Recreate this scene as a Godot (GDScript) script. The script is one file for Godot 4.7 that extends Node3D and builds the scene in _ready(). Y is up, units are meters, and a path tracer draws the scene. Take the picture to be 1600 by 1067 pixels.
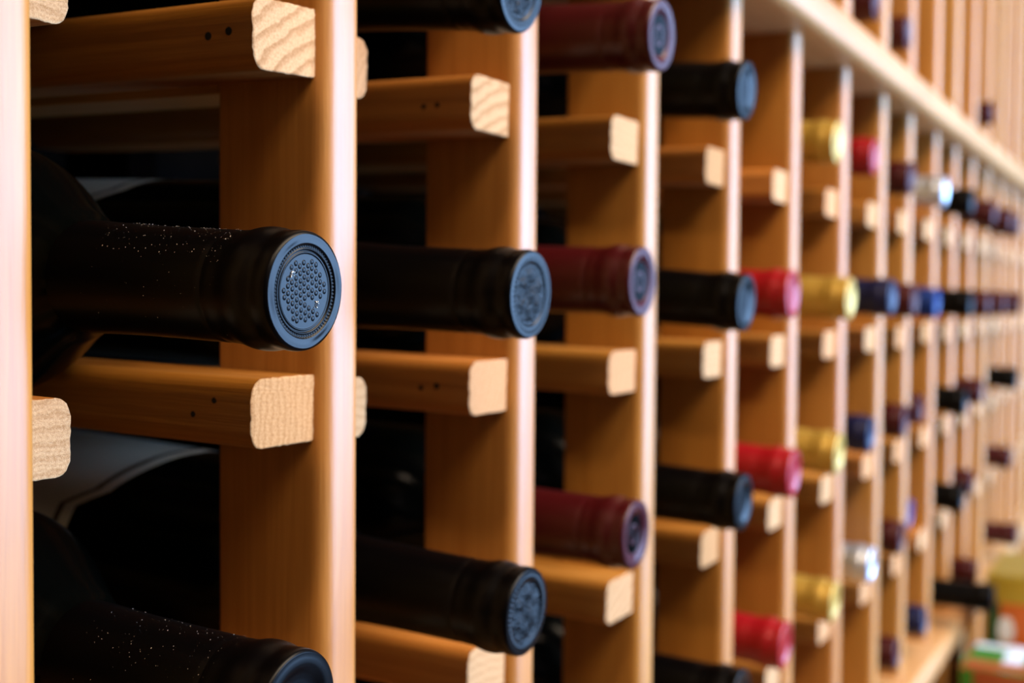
extends Node3D
# A wine rack seen at a slant from about a hand's breadth in front of it.
# x runs along the rack, y is up (0 = height of the lens), z = 0 is the front of the posts and +z is the aisle.

var rng := RandomNumberGenerator.new()
var M := {}
var taken := {}

const POST_W := 0.019
const POST_D := 0.042
const SHELF_Y := 0.1746      # underside of the long shelf
const SHELF_T := 0.0273
const LEDGE_Y := -0.357      # top of the lower ledge
const RAIL_H := 0.020
const RAIL_W := 0.028
const RAIL_TILT := 0.0227
const ROWS := {"A": 0.0822, "B": -0.0233, "C": -0.1295, "D": -0.2355}
# right-hand faces of the posts
const POSTS := [0.0655, 0.1875, 0.309, 0.4283, 0.555, 0.6792, 0.8053, 0.9406, 1.0765, 1.1967, 1.3361, 1.4617, 1.5962, 1.7307, 1.8652, 1.9997, 2.1342, 2.2687, 2.4032, 2.5377, 2.6722, 2.8067, 2.9412]

# ---------------------------------------------------------------- the scene
func _ready() -> void:
	rng.seed = 7
	set_camera()
	set_light()
	make_materials()
	build_room()
	build_racks()
	build_bottles()
	build_bench()

func set_camera() -> void:
	var cam := Camera3D.new()
	cam.name = "camera"
	var ax := Vector3(1040.0, 60.5, -1900.0).normalized()       # the rack's direction, seen from the lens
	var ay := Vector3(400.0, 52793.4, 1900.0).normalized()      # plumb
	var az := ax.cross(ay)
	cam.transform = Transform3D(Basis(Vector3(ax.x, ay.x, az.x), Vector3(ax.y, ay.y, az.y), Vector3(ax.z, ay.z, az.z)).orthonormalized(), Vector3(0, 0, 0.2215))
	var at := CameraAttributesPhysical.new()
	at.frustum_focal_length = 42.737
	at.frustum_focus_distance = 0.308
	at.exposure_aperture = 9.5
	at.frustum_near = 0.01
	at.frustum_far = 60.0
	cam.attributes = at
	cam.fov = rad_to_deg(2.0 * atan(533.5 / 1900.0))
	cam.near = 0.01
	cam.far = 60.0
	add_child(cam, true)
	cam.make_current()

const WIN := Rect2(0.75, -0.58, 3.35, 1.68)      # x, y, width, height of the window opening in the wall across the aisle
const ROOM_Z := 1.95
const CEIL_Y := 1.30
const LAMP_AT := Vector3(0.65, 1.255, 1.10)
const PENDANT_AT := Vector3(-0.42, 1.06, 0.55)
const LAMP_SIZE := Vector2(1.8, 0.8)
const WIN_COLOR := Color(0.60, 0.78, 1.0)
const LAMP_COLOR := Color(1.0, 0.89, 0.74)

func set_light() -> void:
	var env := Environment.new()
	env.background_mode = Environment.BG_SKY
	var sky := Sky.new()
	var ps := ProceduralSkyMaterial.new()
	ps.sky_top_color = Color(0.30, 0.50, 0.85)
	ps.sky_horizon_color = Color(0.62, 0.76, 0.95)
	sky.sky_material = ps
	env.sky = sky
	env.tonemap_mode = Environment.TONE_MAPPER_LINEAR
	env.tonemap_exposure = 1.0
	env.sdfgi_enabled = true
	env.ssao_enabled = true
	env.ssil_enabled = true
	var we := WorldEnvironment.new()
	we.name = "environment"
	we.environment = env
	add_child(we)
	area("window_daylight", Vector3(WIN.position.x + WIN.size.x / 2, WIN.position.y + WIN.size.y / 2, ROOM_Z - 0.02), Vector3.ZERO, WIN.size, WIN_COLOR, 19.5)
	area("lamp_light", LAMP_AT - Vector3(0, 0.012, 0), Vector3(-PI / 2, 0, 0), LAMP_SIZE, LAMP_COLOR, 18.5)
	# the pendant bulb near the end of the aisle (its shade is built in build_room)
	var bulb := OmniLight3D.new()
	bulb.name = "pendant_light"
	bulb.position = PENDANT_AT
	bulb.light_color = Color(1.0, 0.88, 0.76)
	bulb.light_energy = 0.55
	bulb.light_size = 0.05
	bulb.omni_range = 12.0
	bulb.omni_attenuation = 2.0
	bulb.shadow_enabled = true
	add_child(bulb)

func area(called: String, at: Vector3, turn: Vector3, size: Vector2, c: Color, radiance: float) -> void:
	var l := AreaLight3D.new()
	l.name = called
	l.position = at
	l.rotation = turn
	l.area_size = size
	l.light_color = c
	l.area_normalize_energy = true
	l.light_energy = radiance * size.x * size.y / PI
	l.area_range = 12.0
	l.area_attenuation = 2.0
	l.shadow_enabled = true
	add_child(l)

# ---------------------------------------------------------------- naming
func numbered(called: String) -> String:
	var n: int = taken.get(called, 0)
	taken[called] = n + 1
	return called if n == 0 else "%s_%03d" % [called, n]

func thing(called: String, label: String, category: String, at := Vector3.ZERO, group := "") -> Node3D:
	var o := Node3D.new()
	o.name = numbered(called)
	o.position = at
	o.set_meta("label", label)
	o.set_meta("category", category)
	if group:
		o.set_meta("group", group)
	add_child(o)
	return o

func obj(called: String, mesh: Mesh, mat: Material, parent: Node, at := Transform3D()) -> MeshInstance3D:
	var o := MeshInstance3D.new()
	o.name = called
	var same := 0
	for c in parent.get_children():
		var n := String(c.name)
		if n == called or (n.begins_with(called + "_") and n.trim_prefix(called + "_").is_valid_int()):
			same += 1
	if same:
		o.name = "%s_%03d" % [called, same]
	o.mesh = mesh
	o.material_override = mat
	o.transform = at
	o.cast_shadow = GeometryInstance3D.SHADOW_CASTING_SETTING_ON
	parent.add_child(o, true)
	return o

func struct(called: String, mesh: Mesh, mat: Material, label := "") -> MeshInstance3D:
	var o := MeshInstance3D.new()
	o.name = called
	o.mesh = mesh
	o.material_override = mat
	o.set_meta("kind", "structure")
	if label:
		o.set_meta("label", label)
	add_child(o)
	return o

# ---------------------------------------------------------------- mesh helpers
func surf() -> SurfaceTool:
	var st := SurfaceTool.new()
	st.begin(Mesh.PRIMITIVE_TRIANGLES)
	return st

func tri(st: SurfaceTool, p: Array, n: Array, uv: Array) -> void:
	var f: Vector3 = (p[1] - p[0]).cross(p[2] - p[0])
	if f.length_squared() < 1e-22:
		return
	var order := [0, 1, 2]
	if f.dot(n[0] + n[1] + n[2]) > 0.0:
		order = [0, 2, 1]
	for i in order:
		st.set_normal(n[i])
		st.set_uv(uv[i])
		st.add_vertex(p[i])

func quad(st: SurfaceTool, p: Array, n: Array, uv: Array) -> void:
	tri(st, [p[0], p[1], p[2]], [n[0], n[1], n[2]], [uv[0], uv[1], uv[2]])
	tri(st, [p[0], p[2], p[3]], [n[0], n[2], n[3]], [uv[0], uv[2], uv[3]])

func box(st: SurfaceTool, lo: Vector3, hi: Vector3, uvs := 1.0) -> void:
	for ax in 3:
		for s in 2:
			var n := Vector3.ZERO
			n[ax] = 1.0 if s else -1.0
			var b := (ax + 1) % 3
			var c := (ax + 2) % 3
			var p := []
			var uv := []
			for q in [[0, 0], [1, 0], [1, 1], [0, 1]]:
				var v := Vector3.ZERO
				v[ax] = hi[ax] if s else lo[ax]
				v[b] = hi[b] if q[0] else lo[b]
				v[c] = hi[c] if q[1] else lo[c]
				p.append(v)
				uv.append(Vector2(v[b], v[c]) * uvs)
			quad(st, p, [n, n, n, n], uv)

# a closed outline with rounded corners: corners [x, y, radius, steps], counter-clockwise
func rounded(corners: Array) -> PackedVector2Array:
	var out := PackedVector2Array()
	var n := corners.size()
	for i in n:
		var c := Vector2(corners[i][0], corners[i][1])
		var r: float = corners[i][2]
		var k: int = corners[i][3]
		var a := (Vector2(corners[(i + n - 1) % n][0], corners[(i + n - 1) % n][1]) - c).normalized()
		var b := (Vector2(corners[(i + 1) % n][0], corners[(i + 1) % n][1]) - c).normalized()
		if r <= 0.0:
			out.append(c)
			continue
		var mid := c + (a + b) * r
		var from := -b
		var to := -a
		for j in k + 1:
			var t := float(j) / k
			out.append(mid + (from.slerp(to, t)) * r)
	return out

func outline_normals(prof: PackedVector2Array) -> Array:
	# for every edge the normal at its start and at its end
	var n := prof.size()
	var flat := []
	for i in n:
		var d := (prof[(i + 1) % n] - prof[i]).normalized()
		flat.append(Vector2(d.y, -d.x))
	var out := []
	for i in n:
		var before: Vector2 = flat[(i + n - 1) % n]
		var here: Vector2 = flat[i]
		var after: Vector2 = flat[(i + 1) % n]
		out.append([(before + here).normalized() if before.dot(here) > 0.7 else here, (after + here).normalized() if after.dot(here) > 0.7 else here])
	return out

# extrudes an outline in the plane (ea, eb) along ec from c0 to c1; uv = (way round, way along) * uvs
func extrude(st: SurfaceTool, prof: PackedVector2Array, ea: Vector3, eb: Vector3, ec: Vector3, c0: float, c1: float, uvs: Vector2, caps := 3, off := Vector2.ZERO, jitter := PackedFloat32Array()) -> void:
	var n := prof.size()
	var ns := outline_normals(prof)
	var way := 0.0
	for i in n:
		var a := prof[i]
		var b := prof[(i + 1) % n]
		var na: Vector3 = ea * ns[i][0].x + eb * ns[i][0].y
		var nb: Vector3 = ea * ns[i][1].x + eb * ns[i][1].y
		var l := a.distance_to(b)
		var ja := jitter[i] if jitter.size() else 0.0
		var jb := jitter[(i + 1) % n] if jitter.size() else 0.0
		var pa := ea * a.x + eb * a.y
		var pb := ea * b.x + eb * b.y
		quad(st, [pa + ec * c0, pb + ec * c0, pb + ec * (c1 + jb), pa + ec * (c1 + ja)], [na, nb, nb, na],
			[Vector2(way, c0) * uvs + off, Vector2(way + l, c0) * uvs + off, Vector2(way + l, c1) * uvs + off, Vector2(way, c1) * uvs + off])
		way += l
	if caps & 1:
		fan(st, prof, ea, eb, ec * c0, -ec, 1.0, Vector2.ZERO)
	if caps & 2:
		fan(st, prof, ea, eb, ec * c1, ec, 1.0, Vector2.ZERO)

func fan(st: SurfaceTool, prof: PackedVector2Array, ea: Vector3, eb: Vector3, at: Vector3, n: Vector3, uvs: float, off: Vector2, jitter := PackedFloat32Array(), bevel := 0.0) -> void:
	var mid := Vector2.ZERO
	for p in prof:
		mid += p
	mid /= prof.size()
	var k := prof.size()
	for i in k:
		var j := (i + 1) % k
		var a := prof[i]
		var b := prof[j]
		var ja := n * (jitter[i] if jitter.size() else 0.0)
		var jb := n * (jitter[j] if jitter.size() else 0.0)
		var ia := a + (mid - a).normalized() * bevel
		var ib := b + (mid - b).normalized() * bevel
		if bevel > 0.0:
			var oa := (ea * (a - mid).x + eb * (a - mid).y).normalized()
			var ob := (ea * (b - mid).x + eb * (b - mid).y).normalized()
			quad(st, [at + ea * a.x + eb * a.y + ja, at + ea * b.x + eb * b.y + jb, at + ea * ib.x + eb * ib.y + n * bevel * 0.6, at + ea * ia.x + eb * ia.y + n * bevel * 0.6],
				[(n + oa * 0.8).normalized(), (n + ob * 0.8).normalized(), n, n], [a * uvs + off, b * uvs + off, ib * uvs + off, ia * uvs + off])
		var up := n * bevel * 0.6
		tri(st, [at + ea * mid.x + eb * mid.y + up, at + ea * ia.x + eb * ia.y + up, at + ea * ib.x + eb * ib.y + up], [n, n, n], [mid * uvs + off, ia * uvs + off, ib * uvs + off])

# turns an outline (x = radius, y = way along +z) round the z axis
func lathe(st: SurfaceTool, prof: Array, seg: int, uvs := Vector2(1, 1)) -> void:
	var n := prof.size()
	var flat := []
	for i in n - 1:
		var d: Vector2 = (prof[i + 1] - prof[i]).normalized()
		flat.append(Vector2(d.y, -d.x))
	for i in n - 1:
		var here: Vector2 = flat[i]
		var n0: Vector2 = here
		var n1: Vector2 = here
		if i > 0 and flat[i - 1].dot(here) > 0.5:
			n0 = (flat[i - 1] + here).normalized()
		if i < n - 2 and flat[i + 1].dot(here) > 0.5:
			n1 = (flat[i + 1] + here).normalized()
		for s in seg:
			var a := TAU * s / seg
			var b := TAU * (s + 1) / seg
			var ca := Vector3(cos(a), sin(a), 0)
			var cb := Vector3(cos(b), sin(b), 0)
			var p: Vector2 = prof[i]
			var q: Vector2 = prof[i + 1]
			var zp := Vector3(0, 0, p.y)
			var zq := Vector3(0, 0, q.y)
			var na0 := ca * n0.x + Vector3(0, 0, n0.y)
			var nb0 := cb * n0.x + Vector3(0, 0, n0.y)
			var na1 := ca * n1.x + Vector3(0, 0, n1.y)
			var nb1 := cb * n1.x + Vector3(0, 0, n1.y)
			var ua := float(s) / seg * uvs.x
			var ub := float(s + 1) / seg * uvs.x
			quad(st, [ca * p.x + zp, cb * p.x + zp, cb * q.x + zq, ca * q.x + zq], [na0, nb0, nb1, na1],
				[Vector2(ua, p.y * uvs.y), Vector2(ub, p.y * uvs.y), Vector2(ub, q.y * uvs.y), Vector2(ua, q.y * uvs.y)])

# a round plate facing +z whose relief h(radius, angle) is in metres
func relief(radius: float, rings: int, seg: int, h: Callable) -> ArrayMesh:
	var st := surf()
	var p := []
	for i in rings + 1:
		var row := PackedVector3Array()
		for s in seg:
			var r := radius * i / rings
			var a := TAU * s / seg
			row.append(Vector3(r * cos(a), r * sin(a), h.call(r, a)))
		p.append(row)
	var nrm := []
	for i in rings + 1:
		var row := PackedVector3Array()
		for s in seg:
			var a := TAU * s / seg
			var ra: Vector3 = p[mini(i + 1, rings)][s] - p[maxi(i - 1, 0)][s]
			var ta: Vector3 = p[maxi(i, 1)][(s + 1) % seg] - p[maxi(i, 1)][(s + seg - 1) % seg]
			row.append(ra.cross(ta).normalized() if i > 0 else Vector3(0, 0, 1))
		nrm.append(row)
	for i in rings:
		for s in seg:
			var t := (s + 1) % seg
			var q := [p[i][s], p[i + 1][s], p[i + 1][t], p[i][t]]
			quad(st, q, [nrm[i][s], nrm[i + 1][s], nrm[i + 1][t], nrm[i][t]], q.map(func(v): return Vector2(v.x, v.y) * 30.0))
	return st.commit()

func dome(st: SurfaceTool, at: Vector3, r: float, high: float, seg := 10, steps := 3) -> void:
	for i in steps:
		var a0 := PI / 2 * i / steps
		var a1 := PI / 2 * (i + 1) / steps
		for s in seg:
			var p := []
			var n := []
			for q in [[a0, s], [a0, s + 1], [a1, s + 1], [a1, s]]:
				var f: float = TAU * q[1] / seg
				var d := Vector3(cos(q[0]) * cos(f), cos(q[0]) * sin(f), sin(q[0]))
				p.append(at + Vector3(d.x * r, d.y * r, d.z * high))
				n.append(Vector3(d.x * high, d.y * high, d.z * r).normalized())
			quad(st, p, n, [Vector2.ZERO, Vector2.RIGHT, Vector2.ONE, Vector2.DOWN])

# ---------------------------------------------------------------- materials
func noise(s: int, freq: float, oct := 3) -> FastNoiseLite:
	var n := FastNoiseLite.new()
	n.seed = s
	n.noise_type = FastNoiseLite.TYPE_SIMPLEX_SMOOTH
	n.frequency = freq
	n.fractal_octaves = oct
	return n

# boards cut along the grain: v runs along it. Returns [colour, height]
func grain_maps(s: int, lines: float, pale: Color, deep: Color, w := 512, h := 1024) -> Array:
	var big := noise(s, 1.0, 2)
	var streak := noise(s + 1, 1.0, 3)
	var fibre := noise(s + 2, 1.0, 2)
	var blotch := noise(s + 3, 1.0, 2)
	var col := Image.create(w, h, false, Image.FORMAT_RGB8)
	var hei := Image.create(w, h, false, Image.FORMAT_RGB8)
	for y in h:
		var v := float(y) / h
		for x in w:
			var u := float(x) / w
			var bend := big.get_noise_2d(u * 3.0, v * 1.2) * 0.10
			var ring := fposmod((u + bend) * lines, 1.0)
			var late := pow(ring, 3.0) * (1.0 - smoothstep(0.90, 1.0, ring))
			var st := streak.get_noise_2d(u * 60.0, v * 5.0)
			var fi := fibre.get_noise_2d(u * 260.0, v * 22.0)
			var bl := blotch.get_noise_2d(u * 5.0, v * 6.0)
			var t := clampf(0.32 + late * 0.26 + st * 0.20 + fi * 0.14 + bl * 0.16, 0.0, 1.0)
			col.set_pixel(x, y, pale.lerp(deep, t))
			var g := clampf(0.55 - late * 0.15 + st * 0.15 + fi * 0.35, 0.0, 1.0)
			hei.set_pixel(x, y, Color(g, g, g))
	return [ImageTexture.create_from_image(col), ImageTexture.create_from_image(hei)]

# sawn end of a board: year rings as arcs about a far centre, with pores and saw marks. uv spans 40 mm
func end_maps(s: int, centre: Vector2, rings: float, saw: float, pale: Color, deep: Color, w := 384) -> Array:
	var wob := noise(s, 1.0, 3)
	var pore := noise(s + 1, 1.0, 2)
	var col := Image.create(w, w, false, Image.FORMAT_RGB8)
	var hei := Image.create(w, w, false, Image.FORMAT_RGB8)
	for y in w:
		for x in w:
			var p := Vector2(x, y) / w
			var d := p.distance_to(centre) + wob.get_noise_2d(p.x * 4.0, p.y * 4.0) * 0.03
			var ring := fposmod(d * rings, 1.0)
			var late := smoothstep(0.35, 0.85, ring) * (1.0 - smoothstep(0.88, 1.0, ring))
			var po := pore.get_noise_2d(p.x * 95.0, p.y * 95.0)
			var sp := pore.get_noise_2d(p.x * 30.0 + 40.0, p.y * 30.0)
			var sw := sin((p.y + wob.get_noise_2d(p.x * 3.0, 5.0) * 0.03) * TAU * 34.0) * saw
			var t := clampf(0.24 + late * (0.50 if s == 51 else 0.26) + po * 0.42 + sp * 0.25 + sw * 0.16, 0.0, 1.0)
			col.set_pixel(x, y, pale.lerp(deep, t))
			var g := clampf(0.55 - late * 0.12 + po * 0.45 + sp * 0.2 + sw * 0.18, 0.0, 1.0)
			hei.set_pixel(x, y, Color(g, g, g))
	return [ImageTexture.create_from_image(col), ImageTexture.create_from_image(hei)]

func wood(called: String, maps: Array, tint: Color, rough: float, bump: float) -> StandardMaterial3D:
	var m := StandardMaterial3D.new()
	m.resource_name = called
	m.albedo_texture = maps[0]
	m.albedo_color = tint
	m.roughness = rough
	m.metallic_specular = 0.55
	m.heightmap_enabled = true
	m.heightmap_texture = maps[1]
	m.heightmap_scale = bump
	return m

func plain(called: String, c: Color, rough: float, metal := 0.0, spec := 0.5) -> StandardMaterial3D:
	var m := StandardMaterial3D.new()
	m.resource_name = called
	m.albedo_color = c
	m.roughness = rough
	m.metallic = metal
	m.metallic_specular = spec
	return m

func glow(called: String, c: Color, power: float) -> StandardMaterial3D:
	var m := plain(called, Color(0.8, 0.8, 0.8), 0.6)
	m.emission_enabled = true
	m.emission = c
	m.emission_energy_multiplier = power
	return m

func make_materials() -> void:
	var fine := grain_maps(11, 22.0, Color(0.715, 0.50, 0.21), Color(0.56, 0.345, 0.10))
	var broad := grain_maps(23, 11.0, Color(0.685, 0.46, 0.165), Color(0.485, 0.28, 0.065))
	var warm := grain_maps(37, 15.0, Color(0.715, 0.485, 0.22), Color(0.56, 0.33, 0.10))
	M.post = [wood("post_fine_fir", fine, Color(1, 1, 1), 0.42, 0.006), wood("post_warm_fir", warm, Color(1, 1, 1), 0.42, 0.006), wood("post_pale_fir", fine, Color(1, 0.97, 0.93), 0.42, 0.008)]
	M.rail = [wood("rail_broad_grain", broad, Color(0.92, 0.9, 0.86), 0.42, 0.012), wood("rail_fine_grain", fine, Color(0.96, 0.94, 0.9), 0.45, 0.010), wood("rail_reddish", warm, Color(1, 0.95, 0.9), 0.45, 0.010)]
	var pale := grain_maps(61, 18.0, Color(0.74, 0.55, 0.35), Color(0.62, 0.42, 0.22), 512, 512)
	M.board = wood("board_pale_fir", pale, Color(1.0, 0.99, 0.97), 0.4, 0.008)
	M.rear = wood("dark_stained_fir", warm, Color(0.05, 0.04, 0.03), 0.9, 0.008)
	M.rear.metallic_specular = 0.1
	M.end = []
	for e in [[51, Vector2(1.6, -1.4), 8.0, 0.1, Color(1, 1, 1)], [52, Vector2(-3.4, 0.9), 15.0, 0.3, Color(0.94, 0.90, 0.84)], [53, Vector2(0.3, -3.0), 11.0, 0.5, Color(1, 1, 1)], [54, Vector2(3.0, -0.6), 13.0, 0.6, Color(1, 0.95, 0.92)]]:
		var maps := end_maps(e[0], e[1], e[2], e[3], Color(0.76, 0.60, 0.43), Color(0.56, 0.39, 0.24))
		M.end.append(wood("sawn_end", maps, e[4], 0.8, 0.012))
		M.end[-1].metallic_specular = 0.2
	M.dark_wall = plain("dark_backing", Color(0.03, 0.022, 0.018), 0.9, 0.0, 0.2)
	M.plaster = plain("room_plaster", Color(0.13, 0.115, 0.11), 0.9)
	M.floor = wood("floor_boards", broad, Color(0.34, 0.29, 0.26), 0.5, 0.02)
	M.frame = plain("painted_frame", Color(0.85, 0.84, 0.8), 0.5)
	M.pane = glow("bright_pane", WIN_COLOR, 1.5)
	M.diffuser = glow("lamp_diffuser", LAMP_COLOR, 2.0)
	M.nail = plain("nail_hole", Color(0.03, 0.015, 0.01), 0.9)
	M.glass = plain("dark_bottle_glass", Color(0.012, 0.014, 0.010), 0.18, 0.0, 0.2)
	M.paper = plain("label_paper", Color(0.86, 0.83, 0.74), 0.6)
	M.stripe = plain("label_stripe", Color(0.30, 0.22, 0.12), 0.6)
	M.dust = plain("dust", Color(0.62, 0.57, 0.52), 0.9)
	M.crumb = plain("torn_foil", Color(0.85, 0.83, 0.8), 0.18, 0.9)
	M.pit = plain("vent_hole", Color(0.01, 0.008, 0.008), 0.8)
	M.cap = {
		"black": plain("black_capsule", Color(0.012, 0.008, 0.009), 0.34, 0.0, 0.23),
		"black_top": plain("black_capsule_top", Color(0.014, 0.012, 0.014), 0.30, 0.0, 0.25),
		"maroon": plain("maroon_capsule", Color(0.22, 0.028, 0.040), 0.32, 0.1, 0.4),
		"maroon_top": plain("maroon_capsule_top", Color(0.22, 0.028, 0.05), 0.34, 0.1, 0.30),
		"red": plain("red_capsule", Color(0.53, 0.055, 0.085), 0.30, 0.1, 0.42),
		"gold": plain("gold_capsule", Color(0.70, 0.56, 0.24), 0.36, 0.5, 0.5),
		"navy": plain("navy_capsule", Color(0.06, 0.07, 0.20), 0.32, 0.1, 0.4),
		"blue": plain("blue_capsule", Color(0.03, 0.15, 0.38), 0.35, 0.1, 0.35),
		"silver": plain("silver_capsule", Color(0.80, 0.82, 0.86), 0.3, 0.8, 0.5),
	}

# ---------------------------------------------------------------- the room
func build_room() -> void:
	var x0 := -1.6
	var x1 := 4.6
	var y0 := -1.30
	var st := surf()
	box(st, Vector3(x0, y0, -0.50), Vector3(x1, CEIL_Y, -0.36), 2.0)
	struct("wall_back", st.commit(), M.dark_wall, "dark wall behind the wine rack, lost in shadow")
	st = surf()
	box(st, Vector3(x0, y0 - 0.1, -0.5), Vector3(x1, y0, ROOM_Z + 0.12), 1.0)
	struct("floor", st.commit(), M.floor, "wooden floor of the aisle in front of the rack")
	st = surf()
	box(st, Vector3(x0, CEIL_Y, -0.5), Vector3(x1, CEIL_Y + 0.1, ROOM_Z + 0.12), 1.0)
	struct("ceiling", st.commit(), M.plaster, "pale plaster ceiling over the aisle")
	st = surf()
	box(st, Vector3(x0 - 0.12, y0, -0.5), Vector3(x0, CEIL_Y, ROOM_Z + 0.12), 1.0)
	struct("wall_left", st.commit(), M.plaster, "plaster wall at the near end of the aisle")
	st = surf()
	box(st, Vector3(x1, y0, -0.5), Vector3(x1 + 0.12, CEIL_Y, ROOM_Z + 0.12), 1.0)
	struct("wall_right", st.commit(), M.plaster, "plaster wall at the far end of the aisle")
	st = surf()
	var a := WIN.position
	var b := WIN.end
	box(st, Vector3(x0, y0, ROOM_Z), Vector3(a.x, CEIL_Y, ROOM_Z + 0.12))
	box(st, Vector3(b.x, y0, ROOM_Z), Vector3(x1, CEIL_Y, ROOM_Z + 0.12))
	box(st, Vector3(a.x, y0, ROOM_Z), Vector3(b.x, a.y, ROOM_Z + 0.12))
	box(st, Vector3(a.x, b.y, ROOM_Z), Vector3(b.x, CEIL_Y, ROOM_Z + 0.12))
	struct("wall_front", st.commit(), M.plaster, "plaster wall across the aisle around the wide window")
	st = surf()
	box(st, Vector3(a.x, a.y, ROOM_Z + 0.02), Vector3(b.x, b.y, ROOM_Z + 0.03))
	var w := struct("window_1", st.commit(), M.pane, "wide bright window across the aisle")
	st = surf()
	for i in 5:
		var x := lerpf(a.x, b.x - 0.04, i / 4.0)
		box(st, Vector3(x, a.y, ROOM_Z + 0.032), Vector3(x + 0.04, b.y, ROOM_Z + 0.09))
	for y in [a.y, b.y - 0.04]:
		box(st, Vector3(a.x, y, ROOM_Z + 0.033), Vector3(b.x, y + 0.04, ROOM_Z + 0.088))
	obj("window_frame", st.commit(), M.frame, w)
	var lamp := thing("ceiling_light", "wide flat ceiling light panel over the near end of the aisle", "light", LAMP_AT)
	st = surf()
	var hx := LAMP_SIZE.x / 2
	var hz := LAMP_SIZE.y / 2
	box(st, Vector3(-hx - 0.03, 0.002, -hz - 0.03), Vector3(hx + 0.03, 0.045, hz + 0.03))
	obj("frame", st.commit(), M.frame, lamp)
	st = surf()
	box(st, Vector3(-hx, -0.008, -hz), Vector3(hx, 0.002, hz))
	obj("diffuser", st.commit(), M.diffuser, lamp)
	var pend := thing("pendant_lamp", "round glowing pendant bulb hanging on a cord at the near end of the aisle", "lamp", PENDANT_AT)
	st = surf()
	var ball := []
	for i in 13:
		var a2 := -PI / 2 + PI * i / 12.0
		ball.append(Vector2(maxf(0.0, cos(a2)) * 0.055, sin(a2) * 0.055))
	lathe(st, ball, 24)
	obj("bulb", st.commit(), glow("pendant_bulb", Color(1.0, 0.88, 0.76), 3.0), pend)
	st = surf()
	lathe(st, [Vector2(0.0, 0.05), Vector2(0.02, 0.05), Vector2(0.02, 0.09), Vector2(0.004, 0.10), Vector2(0.003, CEIL_Y - PENDANT_AT.y), Vector2(0.0, CEIL_Y - PENDANT_AT.y)], 16)
	obj("cord", st.commit(), M.frame, pend, Transform3D(Basis(Vector3.RIGHT, -PI / 2), Vector3.ZERO))

# ---------------------------------------------------------------- the racks
func post_mesh(y0: float, y1: float, off: Vector2, rear := false) -> ArrayMesh:
	# x from 0 (left face) to POST_W, front face at z = 0
	var st := surf()
	var r := 0.006 if not rear else 0.002
	var prof := rounded([[0.0, -POST_D, 0.0012, 2], [POST_W, -POST_D, 0.0012, 2], [POST_W, 0.0, r, 7], [0.0, 0.0, r, 7]])
	# the outline lies in (x, z) with z pointing to the aisle; turned so that it runs counter-clockwise seen along +y
	extrude(st, prof, Vector3.RIGHT, Vector3.BACK, Vector3.UP, y0, y1, Vector2(1.0 / 0.116, 1.0 / 0.62), 3, off)
	return st.commit()

func rail_outline(side: float) -> PackedVector2Array:
	# side +1: fastened to the post on its right (x = 0 there), reaching to x = -RAIL_W
	var r := 0.0048
	if side > 0:
		return rounded([[-RAIL_W, -RAIL_H, r, 6], [0.0, -RAIL_H, 0.0008, 2], [0.0, 0.0, 0.0008, 2], [-RAIL_W, 0.0, r, 6]])
	return rounded([[0.0, -RAIL_H, 0.0008, 2], [RAIL_W, -RAIL_H, r, 6], [RAIL_W, 0.0, r, 6], [0.0, 0.0, 0.0008, 2]])

var rail_shapes := {}

func rail_shape(side: float, kind: int) -> Array:
	var key := Vector2i(int(side), kind)
	if not rail_shapes.has(key):
		var prof := rail_outline(side)
		var dense := PackedVector2Array()
		for i in prof.size():
			var a := prof[i]
			var b := prof[(i + 1) % prof.size()]
			var parts := maxi(1, int(a.distance_to(b) / 0.0009))
			for j in parts:
				dense.append(a.lerp(b, float(j) / parts))
		var jit := PackedFloat32Array()
		for i in dense.size():
			jit.append(rng.randf_range(-0.00025, 0.0002))
		var ragged := PackedVector2Array()
		for p in dense:
			ragged.append(p + Vector2(rng.randf_range(-1, 1), rng.randf_range(-1, 1)) * 0.00011)
		var st := surf()
		extrude(st, ragged, Vector3.RIGHT, Vector3.UP, Vector3.BACK, -0.232, -0.0004, Vector2(1.0 / 0.1, 1.0 / 0.6), 1, Vector2(0.13 * kind, 0.21 * kind), jit)
		var end := surf()
		fan(end, ragged, Vector3.RIGHT, Vector3.UP, Vector3(0, 0, -0.0004), Vector3.BACK, 1.0 / 0.04, Vector2(0.8, 0.9) + Vector2(0.11, 0.07) * kind, jit, 0.0006)
		rail_shapes[key] = [st.commit(), end.commit()]
	return rail_shapes[key]

func rail(rack: Node3D, x: float, y: float, side: float, kind: int, end_kind: int, wide := 1.0, z_set := 1.0, roll := 0.0) -> MeshInstance3D:
	var z := -0.004 if side > 0 else -0.0195
	if z_set < 1.0:
		z = z_set
	var shapes := rail_shape(side, kind % 4)
	var t := Transform3D(Basis(Vector3.RIGHT, RAIL_TILT) * Basis(Vector3.BACK, roll) * Basis.from_scale(Vector3(wide, 1, 1)), Vector3(x, y, z))
	var o := obj("rail", shapes[0], M.rail[kind % 3], rack, t)
	obj("end_grain", shapes[1], M.end[end_kind % 4], o)
	return o

func nail_hole(on: MeshInstance3D, y: float, z: float, r: float) -> void:
	# a dark countersunk nail on the inner face of a rail, in rack coordinates
	var st := surf()
	lathe(st, [Vector2(r, -0.0006), Vector2(r, 0.00012), Vector2(r * 0.6, 0.00018), Vector2(0.0, 0.00015)], 12)
	var p := on.transform.affine_inverse() * Vector3(on.position.x - RAIL_W, y, z)
	p.x = -RAIL_W + 0.00005
	obj("nail", st.commit(), M.nail, on, Transform3D(Basis(Vector3.UP, -PI / 2), p))

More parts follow.
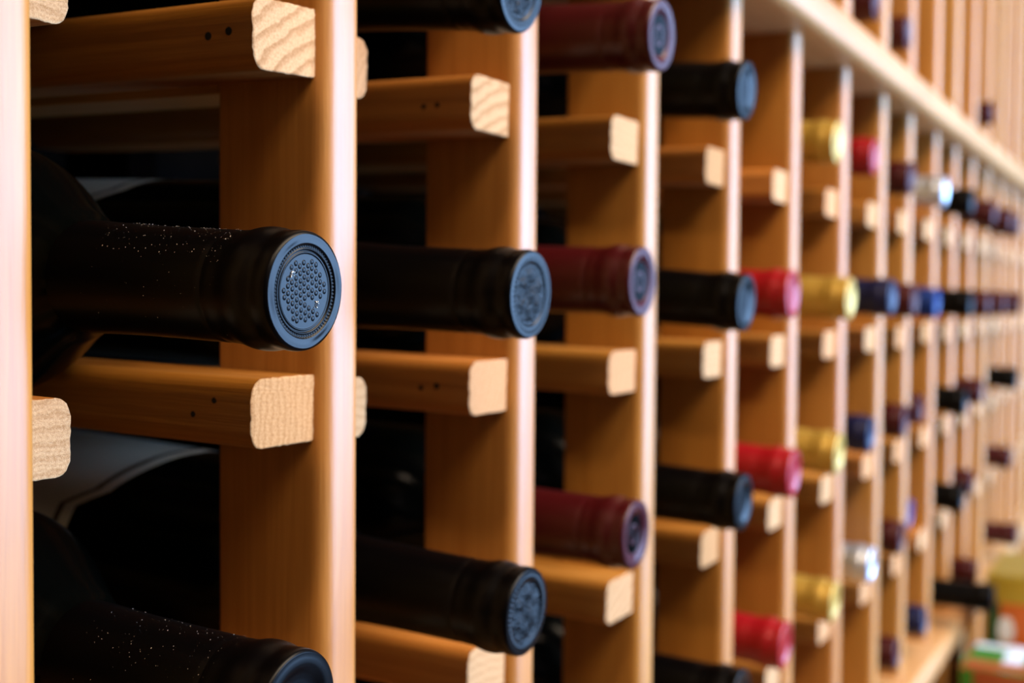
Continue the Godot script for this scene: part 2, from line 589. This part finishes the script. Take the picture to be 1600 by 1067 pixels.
func board_mesh(x0: float, x1: float, y0: float, y1: float, z0: float, z1: float, r: float) -> ArrayMesh:
	var st := surf()
	var prof := rounded([[y0, z0, 0.001, 1], [y1, z0, 0.001, 1], [y1, z1, r, 5], [y0, z1, r, 5]])
	extrude(st, prof, Vector3.UP, Vector3.BACK, Vector3.RIGHT, x0, x1, Vector2(1.0 / 0.6, 1.0 / 1.2), 3, Vector2(0.1, 0.0))
	return st.commit()

func build_racks() -> void:
	var last := POSTS.size() - 1
	var xa: float = POSTS[0] - 0.05
	var xb: float = POSTS[last] + 0.03
	# the main rack, between the lower ledge and the long shelf
	var rack := thing("wine_rack", "open fir wine rack of upright posts and paired rails, below the long shelf", "wine rack")
	var shapes := []
	for i in 3:
		shapes.append(post_mesh(LEDGE_Y, SHELF_Y, Vector2(0.31 * i, 0.17 * i)))
	var rear := post_mesh(LEDGE_Y, SHELF_Y, Vector2(0.2, 0.1), true)
	for k in POSTS.size():
		obj("post", shapes[k % 3], M.post[(k * 2 + k / 3) % 3], rack, Transform3D(Basis(), Vector3(POSTS[k] - POST_W, 0, 0)))
	for k in POSTS.size():
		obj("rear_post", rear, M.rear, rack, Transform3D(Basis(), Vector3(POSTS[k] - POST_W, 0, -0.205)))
	for k in range(1, POSTS.size()):
		for row in ROWS:
			var y: float = ROWS[row] + rng.randf_range(-0.0012, 0.0012) * (0.0 if k < 3 else 1.0)
			var kind := rng.randi_range(0, 11)
			var ek := rng.randi_range(0, 3)
			if k == 2 and row == "A":
				kind = 0; ek = 0
			elif k == 2 and row == "B":
				kind = 3; ek = 1
			elif k == 3 and row == "B":
				kind = 2; ek = 3
			var wide: float = 1.0 if k <= 3 else (POSTS[k] - POST_W - POSTS[k - 1] - 0.0465) / 2.0 / RAIL_W
			var lift := 0.0025 if k == 2 and row == "A" else 0.0
			var o := rail(rack, POSTS[k] - POST_W, y + lift, 1.0, kind, ek, wide, 1.0, 0.062 if lift > 0.0 else 0.0)
			if k == 2 and row == "A":
				nail_hole(o, 0.0732, -0.0208, 0.0012); nail_hole(o, 0.0739, -0.0132, 0.0012)
			if k == 2 and row == "B":
				nail_hole(o, -0.0297, -0.0181, 0.0010); nail_hole(o, -0.0341, -0.0261, 0.0009)
			if k == 3 and row == "B":
				nail_hole(o, -0.0329, -0.0187, 0.0012); nail_hole(o, -0.0338, -0.0256, 0.0010)
			if k == 3 and row == "A":
				nail_hole(o, 0.0704, -0.025, 0.0010); nail_hole(o, 0.0706, -0.0191, 0.0010)
			var ly: float = y + {"A": 0.0045, "B": -0.0026 if k != 3 else -0.0035, "C": -0.001, "D": -0.001}[row]
			rail(rack, POSTS[k - 1], ly, -1.0, rng.randi_range(0, 11), 2 if k == 2 else rng.randi_range(0, 3), wide, -0.0228 if k == 2 else -0.0185 if k == 3 else -0.0195)
	obj("shelf_board", board_mesh(xa, xb, SHELF_Y, SHELF_Y + SHELF_T, -0.245, 0.016, 0.007), M.board, rack).set_meta("label", "long shelf with rounded front edge")
	obj("ledge_board", board_mesh(xa, xb, LEDGE_Y - SHELF_T, LEDGE_Y, -0.245, 0.016, 0.007), M.board, rack).set_meta("label", "lower ledge with rounded front edge")
	# the rack that stands on the long shelf
	var top := thing("wine_rack", "upper wine rack of pale posts standing on the long shelf", "wine rack", Vector3(0, SHELF_Y + SHELF_T, 0))
	var tall := post_mesh(0.0, 0.86, Vector2(0.05, 0.3))
	var tall_rear := post_mesh(0.0, 0.86, Vector2(0.4, 0.3), true)
	for k in POSTS.size():
		obj("post", tall, M.post[(k + 1) % 3], top, Transform3D(Basis(), Vector3(POSTS[k] - POST_W, 0, 0)))
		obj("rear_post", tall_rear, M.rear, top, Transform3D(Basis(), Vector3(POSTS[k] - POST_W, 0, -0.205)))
	for k in range(4, POSTS.size()):
		for i in [2, 4]:
			var y: float = 0.108 + 0.106 * i
			rail(top, POSTS[k] - POST_W, y, 1.0, rng.randi_range(0, 11), rng.randi_range(0, 3))
			rail(top, POSTS[k - 1], y, -1.0, rng.randi_range(0, 11), rng.randi_range(0, 3))
	# the rack below the lower ledge, down to the floor
	var low := thing("wine_rack", "lower wine rack whose posts run from the floor to the lower ledge", "wine rack", Vector3(0, -1.30, 0))
	var h := LEDGE_Y - SHELF_T + 1.30
	var foot := post_mesh(0.0, h, Vector2(0.25, 0.0))
	var foot_rear := post_mesh(0.0, h, Vector2(0.45, 0.0), true)
	for k in POSTS.size():
		obj("post", foot, M.post[k % 3], low, Transform3D(Basis(), Vector3(POSTS[k] - POST_W, 0, 0)))
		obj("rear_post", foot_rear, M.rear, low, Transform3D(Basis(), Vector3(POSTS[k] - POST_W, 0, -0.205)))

# ---------------------------------------------------------------- the bottles
# Bottles lie along +z; the foot is at z = 0 and the top of the capsule at z = 0.300
const LONG := 0.300
const BODY_R := 0.0372
var parts := {}

func glass_mesh(seg: int) -> ArrayMesh:
	var st := surf()
	var p := [Vector2(0.0, 0.022), Vector2(0.014, 0.018), Vector2(0.028, 0.004), Vector2(0.032, 0.0), Vector2(0.0350, 0.0008), Vector2(0.0367, 0.003), Vector2(BODY_R, 0.007), Vector2(BODY_R, 0.184)]
	for i in range(1, 13):
		var t := i / 12.0
		var e := t * t * (3.0 - 2.0 * t)
		p.append(Vector2(lerpf(BODY_R, 0.0150, lerpf(e, 1.0 - sqrt(maxf(0.0, 1.0 - t * t)), 0.30)), 0.184 + 0.041 * t))
	p.append(Vector2(0.0143, 0.236))
	p.append(Vector2(0.0137, 0.262))
	p.append(Vector2(0.0136, 0.2985))
	p.append(Vector2(0.0, 0.2985))
	lathe(st, p, seg)
	return st.commit()

func capsule_mesh(seg: int) -> ArrayMesh:
	var st := surf()
	var z := LONG
	var p := []
	for q in [[14.60, 75.5], [14.85, 75.5], [14.75, 70.0], [14.40, 62.0], [14.10, 52.0], [13.95, 40.0], [13.85, 24.0], [13.80, 22.6], [13.62, 22.0], [13.62, 21.5], [13.80, 20.9], [13.86, 19.0], [13.92, 17.4], [14.15, 15.8], [14.55, 14.2], [14.84, 12.8], [14.97, 11.3], [14.96, 10.0], [14.86, 8.9], [14.66, 7.9],
		[14.42, 7.0], [14.24, 6.2], [14.17, 5.4], [14.22, 4.6], [14.36, 3.6], [14.42, 2.6], [14.38, 1.7], [14.26, 0.9], [14.04, 0.3], [13.5, 0.0]]:
		p.append(Vector2(q[0] * 0.001045, z - q[1] * 0.001))
	lathe(st, p, seg)
	return st.commit()

func top_plain(r: float, _a: float) -> float:
	var t := r / 0.014
	return -0.0012 * (1.0 - smoothstep(0.62, 0.74, t)) + 0.0003 * exp(-pow((t - 0.82) / 0.05, 2.0))

func top_cupped(r: float, _a: float) -> float:
	var t := r / 0.014
	return -0.0022 * (1.0 - smoothstep(0.50, 0.82, t)) + 0.0008 * exp(-pow((t - 0.28) / 0.12, 2.0))

func top_dotted(r: float, a: float) -> float:
	var t := r / 0.014
	var h := 0.0
	h -= 0.00050 * smoothstep(0.0, 1.0, clampf((0.845 - t) / 0.035, 0.0, 1.0))
	h += 0.00035 * exp(-pow((t - 0.745) / 0.018, 2.0))
	h += 0.00022 * exp(-pow((t - 0.685) / 0.014, 2.0))
	h -= 0.00020 * exp(-pow((t - 0.715) / 0.012, 2.0))
	h += 0.00022 * exp(-pow((t - 0.80) / 0.022, 2.0)) * pow(0.5 + 0.5 * sin(a * 78.0), 1.5)
	h += 0.00012 * sin(a * 3.0 + 1.0) * smoothstep(0.86, 0.95, t) + 0.00006 * sin(a * 7.0) * smoothstep(0.86, 0.95, t)
	return h

var crest := noise(91, 1.0, 2)

func top_crest(r: float, a: float) -> float:
	var t := r / 0.014
	var h := -0.0006 * (1.0 - smoothstep(0.72, 0.78, t))
	h += 0.00030 * exp(-pow((t - 0.86) / 0.05, 2.0)) * pow(0.5 + 0.5 * sin(a * 46.0), 1.2)
	var inner := 1.0 - smoothstep(0.66, 0.74, t)
	var x := r * cos(a)
	var y := r * sin(a)
	# five round fruits and a leaf above a crossed ground
	for i in 6:
		var f := TAU * i / 6.0 + 0.5
		var q := Vector2(cos(f), sin(f)) * 0.0062
		h += 0.0008 * exp(-(pow(x - q.x, 2.0) + pow(y - q.y, 2.0)) / pow(0.0021, 2.0)) * inner
	h += 0.0007 * exp(-(pow(x - 0.0012, 2.0) + pow(y + 0.0004, 2.0)) / pow(0.0024, 2.0)) * inner
	h += 0.00034 * crest.get_noise_2d(x * 900.0, y * 900.0) * inner
	return h

func dots_mesh() -> ArrayMesh:
	var st := surf()
	var step := 0.00178
	for i in range(-6, 7):
		for j in range(-7, 8):
			var x := i * step * 0.866
			var y := (j + 0.5 * absi(i % 2)) * step
			var q := Vector2(x, y).rotated(0.10)
			if q.length() > 0.0079:
				continue
			if q.distance_to(Vector2(-0.0052, 0.0042)) < 0.0013 or q.distance_to(Vector2(0.0048, -0.0030)) < 0.0018 or q.distance_to(Vector2(0.0018, -0.0028)) < 0.0011:
				continue
			q += Vector2(rng.randf_range(-1, 1), rng.randf_range(-1, 1)) * 0.00012
			dome(st, Vector3(q.x, q.y, -0.00052), rng.randf_range(0.00056, 0.00066), 0.00021, 12, 4)
			dome(st, Vector3(q.x, q.y, -0.00052), 0.00078, 0.00012, 12, 2)
	return st.commit()

func crumbs_mesh(spots: Array) -> ArrayMesh:
	var st := surf()
	for s in spots:
		for i in 9:
			var q: Vector2 = s + Vector2(rng.randf_range(-1, 1), rng.randf_range(-1, 1)) * 0.0009
			dome(st, Vector3(q.x, q.y, -0.00046), rng.randf_range(0.00010, 0.00024), rng.randf_range(0.0002, 0.0005), 6, 2)
	return st.commit()

# a label on the body: edge[i] = [angle in degrees, where the front edge is along the bottle]
func label_mesh(edge: Array, back: float, from_edge: float, wide: float, lift: float) -> ArrayMesh:
	var st := surf()
	var pts := []
	for i in edge.size() - 1:
		for j in 6:
			pts.append(Vector2(edge[i][0], edge[i][1]).lerp(Vector2(edge[i + 1][0], edge[i + 1][1]), j / 6.0))
	pts.append(Vector2(edge[-1][0], edge[-1][1]))
	for i in pts.size() - 1:
		var p := []
		var n := []
		for q in [[i, 0], [i + 1, 0], [i + 1, 1], [i, 1]]:
			var e: Vector2 = pts[q[0]]
			var d := Vector3(cos(deg_to_rad(e.x)), sin(deg_to_rad(e.x)), 0)
			var hi := e.y - from_edge
			var lo := maxf(back, hi - wide) if wide > 0.0 else back
			p.append(d * (BODY_R + lift) + Vector3(0, 0, hi if q[1] else lo))
			n.append(d)
		quad(st, p, n, [Vector2(0, 0), Vector2(1, 0), Vector2(1, 1), Vector2(0, 1)])
	return st.commit()

func dust_on(parent: Node, count: int, z0: float, z1: float, r: Callable) -> void:
	var st := surf()
	dome(st, Vector3.ZERO, 1.0, 0.7, 6, 2)
	var mm := MultiMesh.new()
	mm.transform_format = MultiMesh.TRANSFORM_3D
	mm.mesh = st.commit()
	mm.instance_count = count
	for i in count:
		var z := lerpf(z0, z1, pow(rng.randf(), 0.8))
		var a := deg_to_rad(rng.randf_range(60.0, 250.0))
		if rng.randf() < 0.55:
			a = deg_to_rad(rng.randf_range(75.0, 150.0))
		var d := Vector3(cos(a), sin(a), 0)
		var s := 0.00003 + 0.00009 * pow(rng.randf(), 3.0)
		var t := Vector3(0, 0, 1)
		mm.set_instance_transform(i, Transform3D(Basis(d.cross(t) * s * rng.randf_range(0.8, 2.0), t * s, d * s), d * r.call(z) + Vector3(0, 0, z)))
	var o := MultiMeshInstance3D.new()
	o.name = "dust"
	o.multimesh = mm
	o.material_override = M.dust
	o.set_meta("kind", "stuff")
	parent.add_child(o, true)

func bottle(colour: String, style: String, label: String, group: String, x: float, y: float, z: float, rest_y: float, seg: int, yaw := 0.0) -> Node3D:
	var dir := Vector3(sin(yaw) * 0.17, y - rest_y, z + 0.145).normalized()
	var zx := Vector3.UP.cross(dir).normalized()
	var root := thing("wine_bottle", label, "wine bottle", Vector3.ZERO, group)
	root.transform = Transform3D(Basis(zx, dir.cross(zx), dir), Vector3(x, y, z) - dir * LONG)
	for key in ["glass", "capsule"]:
		var k: String = key + str(seg)
		if not parts.has(k):
			parts[k] = glass_mesh(seg) if key == "glass" else capsule_mesh(seg)
	if not parts.has(style):
		match style:
			"plain":
				parts[style] = relief(0.01411, 12, 40, top_plain)
			"cupped":
				parts[style] = relief(0.01411, 20, 56, top_cupped)
			"dotted":
				parts[style] = relief(0.01411, 72, 420, top_dotted)
			"crest":
				parts[style] = relief(0.01411, 60, 230, top_crest)
	obj("glass_body", parts["glass" + str(seg)], M.glass, root)
	obj("capsule", parts["capsule" + str(seg)], M.cap[colour], root)
	obj("capsule_top", parts[style], M.cap.get(colour + "_top", M.cap[colour]), root, Transform3D(Basis(), Vector3(0, 0, LONG)))
	return root

const PLACES := {"T": "lying on top of long shelf", "A": "first row under long shelf", "B": "second row under long shelf", "C": "third row under long shelf", "D": "fourth row under long shelf", "E": "lying on lower ledge"}
const NTH := ["", "first", "second", "third", "fourth", "fifth", "sixth", "seventh", "eighth", "ninth", "tenth", "eleventh", "twelfth", "thirteenth", "fourteenth"]

func build_bottles() -> void:
	# row, bay, colour, top, height and reach of the capsule's top
	var list := [
		["A", 1, "black", "plain", 0.1040, 0.030], ["A", 2, "black", "crest", 0.1031, 0.0278], ["A", 3, "maroon", "cupped", 0.1107, 0.0288], ["A", 4, "black", "plain", 0.1068, 0.0256],
		["A", 6, "gold", "plain", 0.1110, 0.0097], ["A", 7, "red", "plain", 0.1150, 0.0062], ["A", 8, "maroon", "plain", 0.1090, 0.0108], ["A", 9, "silver", "plain", 0.1070, 0.0191],
		["A", 10, "black", "plain", 0.1060, 0.0256], ["A", 11, "maroon", "plain", 0.1014, 0.0323], ["A", 12, "maroon", "plain", 0.1018, 0.0346], ["A", 13, "maroon", "plain", 0.1018, 0.030],
		["B", 1, "black", "dotted", 0.0012, 0.0330], ["B", 2, "black", "crest", 0.0011, 0.0323], ["B", 3, "maroon", "cupped", 0.0073, 0.0214], ["B", 4, "black", "plain", -0.0017, 0.0269],
		["B", 5, "red", "plain", 0.0033, 0.0161], ["B", 6, "gold", "plain", 0.0010, 0.0205], ["B", 7, "navy", "plain", 0.0024, 0.0218], ["B", 8, "maroon", "plain", -0.0001, 0.0157],
		["B", 9, "blue", "plain", -0.0037, 0.0134], ["B", 10, "black", "plain", -0.0045, 0.0265], ["B", 11, "maroon", "plain", -0.0032, 0.0274], ["B", 12, "maroon", "plain", -0.0060, 0.0293], ["B", 13, "maroon", "plain", -0.0070, 0.0330],
		["C", 1, "black", "plain", -0.1035, 0.0310], ["C", 2, "black", "crest", -0.1058, 0.0318], ["C", 3, "maroon", "cupped", -0.1014, 0.0198], ["C", 4, "black", "plain", -0.1050, 0.0271],
		["C", 5, "red", "plain", -0.1062, 0.0187], ["C", 6, "gold", "plain", -0.1090, 0.0143], ["C", 7, "navy", "plain", -0.1105, 0.0072], ["C", 8, "maroon", "plain", -0.1094, 0.0094],
		["C", 9, "maroon", "plain", -0.1084, 0.0002], ["C", 10, "black", "plain", -0.1150, 0.0235], ["C", 11, "maroon", "plain", -0.1064, 0.0224], ["C", 13, "black", "plain", -0.1057, 0.0320],
		["D", 3, "maroon", "cupped", -0.2080, 0.0200], ["D", 4, "black", "plain", -0.2072, 0.0276], ["D", 5, "red", "plain", -0.2130, 0.0149], ["D", 6, "gold", "plain", -0.2180, 0.0131], ["D", 7, "silver", "plain", -0.2170, 0.0096],
		["D", 8, "maroon", "plain", -0.2200, 0.0088], ["D", 9, "blue", "plain", -0.2210, -0.0087], ["D", 10, "black", "plain", -0.2240, 0.0225], ["D", 11, "maroon", "plain", -0.2210, 0.0141], ["D", 13, "maroon", "plain", -0.2230, 0.0266],
		["E", 8, "maroon", "plain", -0.3205, 0.0063], ["E", 9, "navy", "plain", -0.3205, 0.0077], ["E", 10, "black", "plain", -0.3195, 0.0560], ["E", 11, "maroon", "plain", -0.3205, 0.0199], ["E", 13, "maroon", "plain", -0.3195, 0.0365],
		["T", 6, "navy", "plain", 0.2385, 0.0060], ["T", 7, "maroon", "plain", 0.2385, 0.0051], ["T", 8, "maroon", "plain", 0.2385, 0.0059], ["T", 12, "maroon", "plain", 0.2385, 0.0100],
	]
	for b in list:
		var row: String = b[0]
		var k: int = b[1]
		var x: float = (POSTS[k] + POSTS[k + 1] - POST_W) / 2.0
		var rest: float = {"T": SHELF_Y + SHELF_T + BODY_R + 0.0005, "E": LEDGE_Y + BODY_R + 0.0005}[row] if row in "TE" else ROWS[row] + 0.0302
		if row in "ABCD":
			var even: float = rest - 0.0227 * (b[5] + 0.145)
			b[4] = clampf(b[4], even - 0.006, even + 0.006)
			var off: float = (even - b[4]) / (b[5] + 0.145)
			rest += (0.0026 if row == "B" and k == 1 else 0.0012) + (0.0062 if row == "A" else 0.0) + (off * 0.08 if off > 0.0 else -off * 0.13)
		var named: String = {"maroon": "maroon", "red": "bright red", "black": "black", "gold": "gold", "navy": "dark navy", "blue": "blue", "silver": "silver"}[b[2]]
		var label := "%s-capped wine bottle, %s, %s bay from near end" % [named, PLACES[row], NTH[k]]
		if row == "A" and k == 1:
			label = "dark wine bottle above the sharp one, its capsule out of frame"
		elif row == "D" and k == 3:
			label = "dark wine bottle low in the third bay, its capsule out of frame"
		if row == "B" and k == 1:
			label = "wine bottle in sharp focus with dot-embossed black capsule in the nearest bay"
		var o := bottle(b[2], b[3], label, "wine bottles lying in the rack", x, b[4], b[5], rest, 96 if k <= 2 else 56 if k <= 5 else 36, -0.012 if k == 1 and row == "B" else 0.0)
		if row == "B" and k == 1:
			dress_near_bottle(o)
		elif row == "C" and k == 1:
			dust_on(o.get_node("capsule"), 180, 0.235, 0.282, neck_r)
		elif k == 2 and row in "BC":
			var e := [[70, 0.155], [94, 0.155], [118, 0.1465], [142, 0.135], [154, 0.1215], [177, 0.1185], [196, 0.1175]] if row == "C" else [[70, 0.142], [94, 0.139], [102, 0.137], [122, 0.1326], [131, 0.1244], [138, 0.117], [150, 0.113]]
			var l := obj("label", label_mesh(e, 0.04, 0.0, 0.0, 0.00025), M.paper, o)
			l.set_meta("label", "cream paper label with an arched edge")
			obj("border_stripe", label_mesh(e, 0.04, 0.0055, 0.003, 0.0004), M.stripe, l)

func neck_r(z: float) -> float:
	return lerpf(0.01535, 0.0146, clampf((z - 0.230) / 0.034, 0.0, 1.0))

func dress_near_bottle(o: Node3D) -> void:
	var top := o.get_node("capsule_top")
	obj("embossed_dots", dots_mesh(), M.cap.black_top, top)
	var spots := [Vector2(-0.0052, 0.0042), Vector2(0.0048, -0.0034)]
	for s in spots:
		var st := surf()
		lathe(st, [Vector2(0.0006, -0.0006), Vector2(0.00055, -0.00042), Vector2(0.0, -0.00045)], 14)
		obj("vent_hole", st.commit(), M.pit, top, Transform3D(Basis(), Vector3(s.x, s.y, 0)))
	obj("torn_foil", crumbs_mesh(spots), M.crumb, top).set_meta("label", "shiny torn foil round the vent holes")
	dust_on(o.get_node("capsule"), 260, 0.236, 0.283, neck_r)

# ---------------------------------------------------------------- the bench with boxes at the far end
func build_bench() -> void:
	var bench := thing("display_bench", "low wooden display bench in front of the rack's far end", "bench", Vector3(2.0, -1.30, 0.19))
	obj("bench_top", board_mesh(-0.86, 0.86, 0.72, 0.745, -0.165, 0.16, 0.006), M.board, bench)
	for s in [[-0.8, -0.12], [0.8, -0.12], [-0.8, 0.12], [0.8, 0.12]]:
		var st := surf()
		box(st, Vector3(s[0] - 0.02, 0.0, s[1] - 0.02), Vector3(s[0] + 0.02, 0.72, s[1] + 0.02), 3.0)
		obj("leg", st.commit(), M.rail[1], bench)
	carton("printed green carton with orange and pale blue panels on the bench, nearest of the two", Vector3(1.365, -0.555, 0.070), Vector3(0.11, 0.178, 0.075), 1)
	carton("printed green carton with yellow top and round white panels, behind the nearer carton", Vector3(1.506, -0.555, 0.0935), Vector3(0.14, 0.250, 0.105), 2)

func carton(label: String, at: Vector3, size: Vector3, kind: int) -> void:
	var o := thing("printed_carton", label, "carton", at, "printed cartons on the bench")
	var st := surf()
	var hx := size.x / 2
	var hz := size.z / 2
	var prof := rounded([[-hx, -hz, 0.002, 2], [hx, -hz, 0.002, 2], [hx, hz, 0.002, 2], [-hx, hz, 0.002, 2]])
	extrude(st, prof, Vector3.RIGHT, Vector3.BACK, Vector3.UP, 0.0, size.y, Vector2(1.0 / (2 * size.x + 2 * size.z), 1.0 / size.y))
	var im := Image.create(256, 128, false, Image.FORMAT_RGB8)
	for y in 128:
		for x in 256:
			var u := x / 256.0
			var v := y / 128.0
			var c := Color(0.18, 0.45, 0.10)
			if kind == 1:
				if u < 0.955 and v > 0.45:
					c = Color(0.55, 0.24, 0.07)
				if Vector2((u - 0.95) * 4.0, (v - 0.42) * 1.2).length() < 0.12:
					c = Color(0.78, 0.86, 0.92)
			else:
				if v > 0.88:
					c = Color(0.62, 0.50, 0.10)
				elif u < 0.962 and v > 0.42:
					c = Color(0.72, 0.33, 0.04)
				elif u > 0.962:
					c = Color(0.10, 0.26, 0.06)
				if Vector2((u - 0.950) * 6.0, (v - 0.76) * 1.8).length() < 0.11 or Vector2((u - 0.955) * 5.0, (v - 0.30) * 1.4).length() < 0.15:
					c = Color(0.84, 0.82, 0.80)
			im.set_pixel(x, y, c)
	var m := plain("printed_card", Color.WHITE, 0.5)
	m.albedo_texture = ImageTexture.create_from_image(im)
	obj("box_body", st.commit(), m, o)
	st = surf()
	box(st, Vector3(-hx + 0.004, size.y, -hz + 0.004), Vector3(hx - 0.004, size.y + 0.0015, hz - 0.004), 1.0 / size.x)
	var top := Image.create(64, 64, false, Image.FORMAT_RGB8)
	for y in 64:
		for x in 64:
			var c := Color(0.16, 0.40, 0.10)
			if kind == 2:
				c = Color(0.52, 0.42, 0.14) if x > 20 else Color(0.66, 0.58, 0.46)
			elif y > 34 and y < 52:
				c = Color(0.55, 0.24, 0.07)
			elif (y > 16 and y < 28) or x < 12:
				c = Color(0.76, 0.80, 0.84)
			top.set_pixel(x, y, c)
	var tm := plain("card_top", Color.WHITE, 0.5)
	tm.albedo_texture = ImageTexture.create_from_image(top)
	obj("lid_flap", st.commit(), tm, o)
